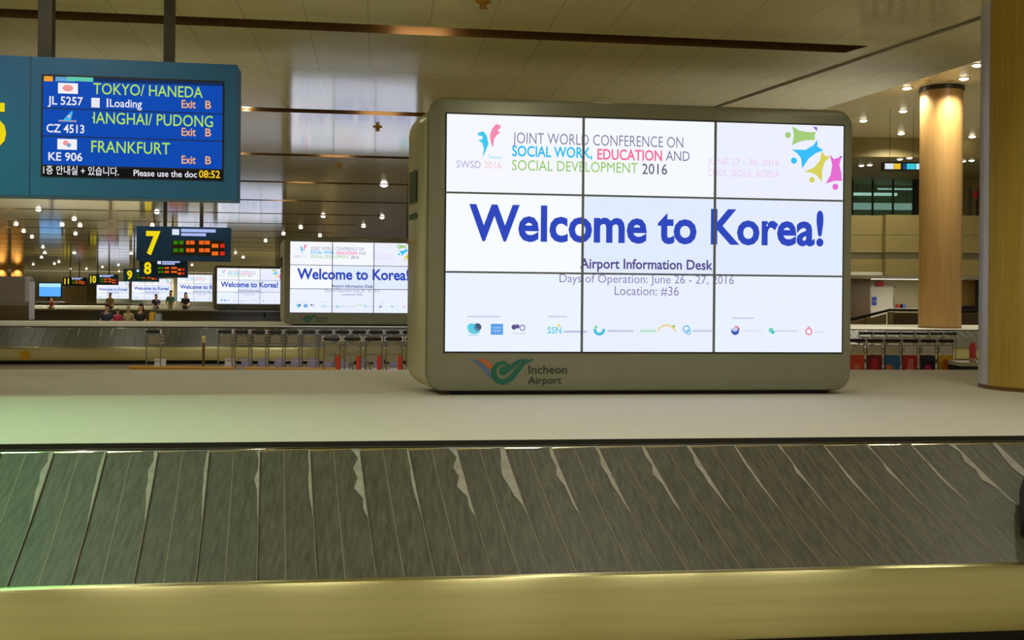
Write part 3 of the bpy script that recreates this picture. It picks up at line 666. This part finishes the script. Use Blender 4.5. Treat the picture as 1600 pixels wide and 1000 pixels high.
bx_(91, 122, 129.5, 146, (244,242,248)); bx_(90, 120.5, 217, 233.5, (244,242,248))
def blob(px, py, r, col, sx=1): 
    g = MB(); disc(g, hb(px, py), r*6.4/1600, -.006, 0, 14, sx); obj('airline_mark', g, scr_col(*col), lcd)
blob(106.5, 138, 5, (240,150,150), 1.6); blob(103, 223.5, 4, (244,150,156)); blob(108, 227, 3.2, (110,160,200))
g = MB(); flat(g, [hb(*p) for p in ((98,189),(103,183),(113,173),(114,176),(111,189))], -.0055); obj('airline_mark', g, scr_col(70,180,230), lcd); blob(108, 182, 2, (246,180,200)); bx_(92, 120, 187.5, 190, (170,150,170), -.0052)
bx_(66, 347, 260.5, 274.5, (14,12,16), -.0045)
lt('1층 안내실 + 있습니다.', 68, 186, 260.5, 271, WH, .008); 
a = hb(209, 275); c = hb(209, 265.5); b2 = hb(308, 279); lettering('display_text', 'Please use the doc', a[0], b2[0], a[1], c[1]-a[1], -.006, scr_col(*WH), lcd, .012)
a = hb(311, 277.5); c = hb(311, 266.5); b2 = hb(344, 279); lettering('display_text', '08:52', a[0], b2[0], a[1], c[1]-a[1], -.006, scr_col(240,196,40), lcd, .02)

# ------------------------------------------------------------------ numbered carousel signs
NY = 22.0; NO = at(213, 407, NY); NA = R(9); hn = lambda px, py: hit(px, py, NO, NA)
NW = hn(360, 404)[0]; NH = hn(214, 353)[1]
YL = glow('number_yellow', S(246,220,20), .95)
def number_sign():
    t = thing('carousel_sign', 'small hanging navy sign with a yellow 7, below the blue flight board', 'sign', NO, NA, 'numbered hanging signs')
    g = MB(); g.box(0, NW, 0, .16, 0, NH); obj('board', g, M['navyboard'], t)
    a = hn(257, 350)[0]; b_ = hn(314, 350)[0]
    for x in (a, b_): g = MB(); g.box(x-.035, x+.035, .05, .12, NH, CZ-NO.z); obj('hanging_post', g, M['post'], t)
    def led(x0, x1, y0, y1, col, k=1, name='led_text', y=-.006):
        p = hn(x0, y1); q = hn(x1, y1); r = hn(x0, y0); g = MB(); flat(g, [p, (q[0], p[1]), (q[0], r[1]), (p[0], r[1])], y); return obj(name, g, scr_col(*col), t)
    led(269, 350, 375, 398, (34,24,8), name='led_panel', y=-.003)
    led(269, 280, 358, 367, (220,228,250), name='pictogram'); led(283, 337, 357.5, 362.5, (170,186,240), name='caption_line'); led(283, 322, 364, 368.5, (170,186,240), name='caption_line')
    for y in (376, 388):
        for x in (271, 280): led(x, x+7, y, y+6, (50,120,10))
        for x, w_ in ((291,5),(297,7),(311,8),(320,8)): led(x, x+w_, y, y+6, (235,100,30))
        led(331, 341, y+5, y+11, (240,110,30)); led(344, 351, y+5, y+11, (220,40,30))
    return t
ns = number_sign()
def digit(t, s_):
    x0, zb = hn(228 if len(s_) == 1 else 222, 396); x1 = hn(250.5, 396)[0]; zt = hn(229, 362.5)[1]
    return lettering('number', s_, x0, x1, zb, zt-zb, -.006, YL, t, .035)
copies = []
for s_, px, py, Y, lab in (('8',230,419,43,'smaller navy sign with a yellow 8, right under the sign numbered 7'), ('9',202,429.5,59,'distant sign with a yellow 9, above the fifth white screen'),
                        ('10',146,436.5,71,'distant sign with yellow number above the smallest white screen'), ('11',104.5,439.5,89.6,'farthest numbered sign, above and right of the blue monitor')):
    o = copy_tree(ns); p = at(px, py, Y); c = hn(239, 379.5); o['label'] = lab
    o.location = (p.x-c[0], Y, p.z-c[1]); digit(o, s_)
    for ch in o.children:
        if ch.name.startswith('hanging_post'):
            ch.data = ch.data.copy()
            for v in ch.data.vertices:
                if v.co.z > NH+.01: v.co.z = CZ-o.location.z
digit(ns, '7')

# ------------------------------------------------------------------ luggage carts
def cart():
    t = thing('luggage_cart', 'cart', 'luggage cart'); H = .86; w2 = .125
    g = MB()
    for s in (-1, 1): g.tube([(s*w2,.08,.14),(s*w2,0,.3),(s*w2,0,H-.02)], .011); g.tube([(s*w2,.08,.14),(s*w2*.8,.75,.12)], .013)
    g.rod((-w2,0,.62), (w2,0,.62), .009); g.rod((-w2,0,.34), (w2,0,.34), .009); obj('frame', g, M['grey'], t)
    g = MB(); g.rod((-w2-.005,-.02,H), (w2+.005,-.02,H), .03, n=12); obj('handlebar', g, M['black'], t)
    for s in (-1, 1): g = MB(); g.rod((s*w2,-.02,H-.035), (s*w2,-.02,H+.036), .024, .02); obj('handle_joint', g, paint(226,228,240), t)
    g = MB()
    for z in (.66, .72, .78): g.tube([(-.105,.02,z),(.105,.02,z),(.1,.24,z),(-.1,.24,z),(-.105,.02,z)], .005, 6)
    for k in range(5): x = -.1+.05*k; g.tube([(x,.02,.78),(x,.02,.65),(x,.24,.65),(x,.24,.78)], .004, 6)
    g.box(-.1, .1, .03, .23, .645, .652); g.box(-.085, .085, .012, .018, .66, .775); obj('basket', g, M['wire'], t)
    g = MB(); g.box(-w2+.01, w2-.01, .06, .72, .14, .155); obj('platform', g, M['grey'], t)
    for x, y in ((-.1,.05),(.1,.05),(-.08,.68),(.08,.68)):
        g = MB(); g.rod((x-.014,y,.06), (x+.014,y,.06), .06, n=14); obj('wheel', g, M['black'], t)
    return t
proto = cart()
def add_cart(px, Y, label, group, card=None, first=[True]):
    o = proto if first[0] else copy_tree(proto); first[0] = False
    p = at(px, 520, Y); o.location = (p.x, Y, 0); o['label'] = label; o['group'] = group
    return o
ORD = ['first','second','third','fourth','fifth','sixth','seventh','eighth','ninth','tenth','eleventh','twelfth']
for i in range(12):
    o = add_cart(352+26.2*i, 18.3-.0+ (i*.285*.13), 'luggage cart, %s from left in the back row left of the big screen' % ORD[i], 'carts parked left of the big screen, back row')
    g = MB(); g.box(-.1, .1, .34, .36, .2, .36); obj('toe_card', g, M['lilac'], o)
for i in range(5):
    o = add_cart(519+32.3*i, 15.6+i*.04, 'red carded luggage cart, %s from left, front row left of the big screen' % ORD[i], 'carts parked left of the big screen, front row')
    g = MB(); g.box(.06, .12, -.02, -.008, .33, .6); obj('advert_card', g, paint(226,62,50), o)
    g = MB(); g.box(-.1, .03, .0, .012, .5, .64); obj('basket_plate', g, M['wire'], o)
cards = [((246,86,66),(250,140,120),'orange red'),((150,24,44),(226,50,76),'dark red'),((60,124,206),(246,140,40),'blue'),((220,40,40),(246,140,150),'bright red'),((40,40,72),(226,36,130),'navy and magenta'),((246,200,40),(246,130,36),'yellow')]
for i, (c1, c2, nm) in enumerate(cards):
    o = add_cart(1338.5+27.7*i, 16.7+.03*i, 'luggage cart with %s advert card, in the row right of the big screen' % nm, 'carts parked right of the big screen, front row')
    g = MB(); g.box(-.118, .118, -.026, -.012, .33, .625); cd = obj('advert_card', g, paint(*c1), o)
    g = MB(); disc(g, (.0 if i != 2 else -.05, .42), .055, -.0275, 0, 12, 1.1); g.box(-.04, .05, -.0272, -.026, .46, .56) if i in (1,3,5) else None
    g.keep = True; obj('advert_picture', g, paint(*c2), cd)
    g = MB(); g.box(-.112, .112, -.024, -.012, .64, .665); g.box(-.09 if i > 2 else -.105, .108, -.022, -.014, .665, .775); obj('basket_plate', g, paint(*((244,240,250) if i > 2 else (226,212,196))), o)
for i in range(7):
    o = add_cart(1352+22*i, 20.6+.03*i, 'luggage cart, %s from left in the back row right of the big screen' % ORD[i], 'carts parked right of the big screen, back row')
    g = MB(); g.box(-.1, .1, -.022, -.014, .66, .76); obj('basket_plate', g, paint(240,226,216), o)
add_cart(240, 18.0, 'single luggage cart standing alone in front of the second carousel', None)
# amber guide rails on the floor
for xa, xb, Y, lab in ((203,366,17.6,'low amber guide rail in front of the second carousel, left piece'),(382,532,17.6,'low amber guide rail in front of the back cart row, right piece')):
    a = at(xa, 574, Y); b_ = at(xb, 574, Y); t = thing('guide_rail', lab, 'rail', (a.x, Y, 0)); L = b_.x-a.x
    g = MB(); g.rod((0,0,.245), (L,0,.245), .035, n=12); obj('rail', g, M['orange'], t)
    for k in range(3): x = .06+(L-.12)*k/2; g = MB(); g.rod((x,0,0), (x,0,.23), .025); g.rod((x,0,0), (x,0,.012), .07); obj('post', g, M['orange'], t)
p = at(318, 560, 17.9); t = thing('stanchion', 'thin brass stanchion post with pale top, left of the cart row', 'post', (p.x, 17.9, 0))
zt = at(318, 525, 17.9).z
g = MB(); g.rod((0,0,.02), (0,0,zt-.1), .022, n=12); obj('pole', g, M['bronze'], t); g = MB(); g.lathe([(.026,zt-.12),(.036,zt-.06),(.034,zt-.02),(.012,zt)], 14); obj('cap', g, paint(220,206,140), t, True)
g = MB(); g.lathe([(.16,0),(.16,.015),(.03,.03)], 20); obj('base', g, M['bronze'], t, True)
# extinguisher-like red canister on a trolley at the right
p = at(1520, 560, 16.4); z0_ = at(1520, 565, 16.4).z
t = thing('flatbed_trolley', 'white flatbed trolley beside the near column, carrying a red extinguisher', 'trolley', (p.x+.03, 16.4, 0))
g = MB(); g.loft([[(x,y,z) for x, y in ((-.35,-.25),(.42,-.25),(.42,.35),(-.28,.35))] for z in (z0_-.06, z0_)]); obj('bed', g, M['white'], t)
g = MB(); g.box(-.3, .4, -.2, .3, z0_-.16, z0_-.06); obj('chassis', g, M['black'], t)
for x in (-.25, .35):
    for y in (-.15, .25): g = MB(); g.rod((x-.02,y,.09), (x+.02,y,.09), .09, n=16); g.box(x-.015, x+.015, y-.015, y+.015, .09, z0_-.12); obj('wheel', g, M['black'], t)
t = thing('fire_extinguisher', 'red and white fire extinguisher standing beside the near olive column', 'extinguisher', (p.x, 16.4, z0_))
g = MB(); g.lathe([(.05,0),(.055,.01),(.055,.24),(.045,.28),(.02,.3)], 20); obj('cylinder', g, paint(244,86,90,.35), t, True)
g = MB(); g.lathe([(.056,.012),(.056,.05)], 20); obj('label_band', g, M['white'], t, True)
g = MB(); g.rod((0,0,.29), (0,0,.34), .018); g.rod((-.01,0,.34), (.06,0,.35), .01); g.rod((.0,0,.33), (.05,0,.3), .008); obj('valve', g, paint(216,206,160), t)

# ------------------------------------------------------------------ black suitcase on the belt at the right edge
o_, z_ = prof(.62)
t = thing('suitcase', 'black suitcase lying on the rubber plates, cut by the right edge', 'suitcase', (0,0,0))
c7, s7 = math.cos(R(7)), math.sin(R(7))
for k in range(400):                  # where the sight line meets the sloping plates
    p = at(1591, 838, 4.0+k*.005); yl = -p.x*s7+(p.y-5.14)*c7
    tt = (-yl-.075)/.875
    if 0 <= tt <= 1 and p.z <= prof(tt)[1]+.02: break
t.location = p; t.rotation_euler = (Matrix.Rotation(R(7), 3, 'Z') @ Matrix.Rotation(R(24.4), 3, 'X') @ Matrix.Rotation(R(-30), 3, 'Z')).to_euler()
g = MB(); L = [[(x,y,z) for x, z, y in [(q[0], q[2], q[1]) for q in rrect(0,.5,0,.2,.04,yy,4)]] for yy in (0, .02, .32, .34)]
g.loft(L); obj('body', g, mat('black_nylon', S(20,22,20), .6, var=.2, vscale=40), t, True)
g = MB(); g.tube([(.17,.0,.1),(.17,-.04,.1),(.33,-.04,.1),(.33,.0,.1)], .012); obj('handle', g, M['black'], t)
for x in (.06, .42): g = MB(); g.rod((x,.345,.03), (x+.03,.345,.03), .025); obj('wheel', g, M['black'], t)
g = MB(); g.box(.02, .48, .13, .19, .1995, .204); obj('strap', g, paint(190,50,44), t)

# ------------------------------------------------------------------ far left: blue monitor, wall panels
a = at(61, 463, 72); c = at(95, 443, 72); t = thing('blue_monitor', 'lit blue monitor on a stand, far off at the left', 'monitor', (a.x, 72, 0))
g = MB(); g.box(-.08, c.x-a.x+.08, .02, .14, a.z-.08, c.z+.08); obj('casing', g, M['black'], t)
g = MB(); flat(g, [(0,a.z),(c.x-a.x,a.z),(c.x-a.x,c.z-.25),(0,c.z-.25)], .01); obj('screen', g, scr_col(90,170,245,1.1), t)
g = MB(); flat(g, [(0,c.z-.25),(c.x-a.x,c.z-.25),(c.x-a.x,c.z),(0,c.z)], .01); obj('screen_header', g, scr_col(170,226,250,1.1), t)
g = MB(); g.box(.6, .9, .04, .12, 0, a.z-.05); g.box(.3, 1.2, -.2, .4, 0, .04); obj('stand', g, M['post'], t)
a = at(101, 440, 92); g = MB(); g.box(0, 1.9, 0, .15, 0, 2.9); o = obj('partition_panel', g, M['greywall'], bevel=.02); o.location = (a.x, 92, 0); tag(o, 'pale olive partition panel beside the blue monitor', 'partition')
a = at(135, 440, 94); g = MB(); g.box(0, .9, 0, .15, 0, 2.9); g.box(.1, .2, -.06, 0, .9, 1.1); o = obj('partition_panel', g, paint(104,98,76), bevel=.02); o.location = (a.x, 94, 0); tag(o, 'dark olive partition panel left of the smallest white screen', 'partition')

# ------------------------------------------------------------------ people
def skin(name, verts, edges, radii, m, parent, root=0, sub=1):
    me = bpy.data.meshes.new(name); me.from_pydata(verts, edges, []); o = bpy.data.objects.new(name, me); C.objects.link(o)
    sk = o.modifiers.new('s', 'SKIN'); sk.use_smooth_shade = True
    for i, r in enumerate(radii):
        rr = r if isinstance(r, tuple) else (r, r)
        me.skin_vertices[0].data[i].radius = rr; me.skin_vertices[0].data[i].use_root = (i == root)
    sd = o.modifiers.new('d', 'SUBSURF'); sd.levels = sd.render_levels = sub
    dg = bpy.context.evaluated_depsgraph_get(); dg.update(); m2 = bpy.data.meshes.new_from_object(o.evaluated_get(dg)); bpy.data.objects.remove(o)
    m2.name = name; m2.materials.clear(); m2.materials.append(m); o = bpy.data.objects.new(name, m2); C.objects.link(o)
    if parent: o.parent = parent
    return o
def person(label, loc, rz, h, seated, top, bottom, hair, long_hair=False, bag=None):
    t = thing('person', label, 'person', loc, rz, None); k = h/1.7
    if seated: hip = .53/k; kn = [(.1,-.42,.5/k),(-.1,-.42,.5/k)]; ft = [(.11,-.44,.08),(-.11,-.44,.08)]
    else: hip = .92; kn = [(.1,-.02,.5),(-.1,.02,.5)]; ft = [(.11,.02,.07),(-.11,.0,.07)]
    V = [(0,0,hip),(0,.01,hip+.2),(0,.0,hip+.42),(0,0,hip+.55),(0,-.01,hip+.66),(0,-.015,hip+.76)]
    rad = [(.15,.11),(.13,.1),(.135,.095),(.06,.06),(.115,.13),(.085,.095)]
    E = [(0,1),(1,2),(2,3),(3,4),(4,5)]
    def add(par, p, r): V.append(p); rad.append(r); E.append((par, len(V)-1)); return len(V)-1
    arms = []; legs = []
    for s in (1, -1):
        a = add(2, (s*.19,0,hip+.45), (.055,.055)); b_ = add(a, (s*.235,-.02,hip+.2), (.045,.045)); c = add(b_, (s*.2,-.2,hip+.1), (.034,.034)); d_ = add(c, (s*.17,-.29,hip+.12), (.03,.02)); arms.append((a,b_,c,d_))
        i = 0 if s == 1 else 1
        a = add(0, (s*.09,-.02,hip-.04), (.09,.09)); b_ = add(a, kn[i], (.06,.06)); c = add(b_, ft[i], (.04,.04)); d_ = add(c, (ft[i][0],ft[i][1]-.17,.04), (.035,.03)); legs.append((a,b_,c,d_))
    sc_ = lambda L: [(x*k, y*k, z*k) for x, y, z in L]; sr = lambda L, f=1: [(a*k*f, b*k*f) for a, b in L]
    body = skin('body', sc_(V), E, sr(rad), paint(196,150,118), t)
    idx = [0,1,2,3]+[j for a in arms for j in a[:2]]
    def sub_(idx, extra, nm, m, f):
        rad_ = dict(enumerate(rad)); rad_.update(extra or {})
        mp = {j: n for n, j in enumerate(idx)}; ee = [(mp[a], mp[b]) for a, b in E if a in mp and b in mp]
        return skin(nm, sc_([V[j] for j in idx]), ee, sr([rad_[j] for j in idx], f), m, t)
    sub_(idx, {2: (.165,.12), 3: (.085,.08)}, 'jacket', paint(*top), 1.16); sub_([0]+[j for a in legs for j in a[:3]], None, 'trousers', paint(*bottom), 1.12)
    hv = [(0,.02,hip+.76),(0,.03,hip+.82),(0,.06,hip+.71)]+([(0,.09,hip+.5)] if long_hair else [])
    skin('hair', sc_(hv), [(i, i+1) for i in range(len(hv)-1)], sr([(.125,.12),(.095,.1),(.11,.075),(.11,.06)][:len(hv)]), paint(*hair), t)
    return t
for Y_, lab in ((33.3,'grey bench under the seated traveller in navy, behind the second carousel'), (34.3,'grey bench behind the first one, under the pink topped traveller')):
    a = at(150, 500, Y_); b_ = at(232, 500, Y_); t = thing('bench', lab, 'bench', (a.x, Y_-.25, 0)); L = b_.x-a.x
    g = MB(); g.box(0, L, 0, .5, .34, .385); obj('seat', g, M['grey'], t)
    for x in (.1, L-.15): g = MB(); g.box(x, x+.06, .05, .45, 0, .34); obj('leg', g, M['post'], t)
def ploc(px, Y): p = at(px, 470, Y); return (p.x, Y, 0)
person('seated person in dark navy clothing, leftmost on the bench behind the second carousel', ploc(167,33.3), R(8), 1.34, True, (40,50,76), (40,40,50), (60,30,26))
person('seated person in pink top, beside the one in navy behind the second carousel', ploc(184,34.3), R(180), 1.02, True, (226,60,110), (190,60,80), (90,50,40))
person('seated person in cream clothing, between the pink top and the dark haired person', ploc(201,34.3), R(180), 1.2, True, (200,184,130), (150,140,100), (190,176,120))
person('seated dark haired person in black top behind the second carousel', ploc(220,33.3), R(-8), 1.4, True, (36,28,24), (150,110,86), (48,32,24), True)
person('standing person in dark clothes in front of the fifth white screen', ploc(244,57), R(30), 1.5, False, (44,36,92), (40,36,60), (40,30,60))
person('standing person in dark clothes in front of the fourth white screen', ploc(290,57), R(0), 1.6, False, (36,30,72), (36,32,60), (36,30,60), True)
person('standing person in teal top beside the thin brown column', ploc(267,57), R(10), 1.7, False, (70,140,150), (160,160,160), (80,48,34))
person('standing person in front of the smallest white screen, only head showing', ploc(172,57), R(0), 1.55, False, (150,140,100), (80,80,70), (50,46,110))
person('person in brown clothes standing below the blue monitor', ploc(80,59), R(0), 1.3, False, (130,60,40), (60,50,50), (40,30,26))
for px, col, lab in ((237,(220,170,40),'upright yellow suitcase beside the dark haired seated person'),(246,(160,170,176),'upright grey suitcase right of the yellow suitcase')):
    p = ploc(px, 33.2); t = thing('suitcase', lab, 'suitcase', p)
    g = MB(); L = [rrect(-.08,.08,.07,.95 if px < 240 else .9,.05,yy,3) for yy in (0,.02,.2,.22)]; g.loft(L); obj('body', g, paint(*col), t, True)
    g = MB(); g.tube([(-.05,.11,.88),(-.05,.11,1.06),(.05,.11,1.06),(.05,.11,.88)], .012); obj('handle', g, M['grey'], t)
    for x in (-.05, .05): g = MB(); g.rod((x-.015,.11,.035), (x+.015,.11,.035), .035); g.box(x-.01, x+.01, .1, .12, .03, .09); obj('wheel', g, M['black'], t)

# green lamp above the left of the near carousel
q = Vector((-3.5, 4.9, CZ)); t = thing('downlight', 'green tinted downlight over the left of the near carousel', 'light', q)
g = MB(); g.lathe([(.12,0),(.12,-.015),(.085,-.02),(.08,-.004)], 20); obj('rim', g, M['rim'], t, True)
l = bpy.data.lights.new('lamp_beam', 'SPOT'); l.energy = 190; l.color = (.25, 1, .42); l.spot_size = R(110); l.spot_blend = .8; l.shadow_soft_size = .1
lo = bpy.data.objects.new('lamp_beam', l); C.objects.link(lo); lo.parent = t; lo.location = (0,0,-.03)
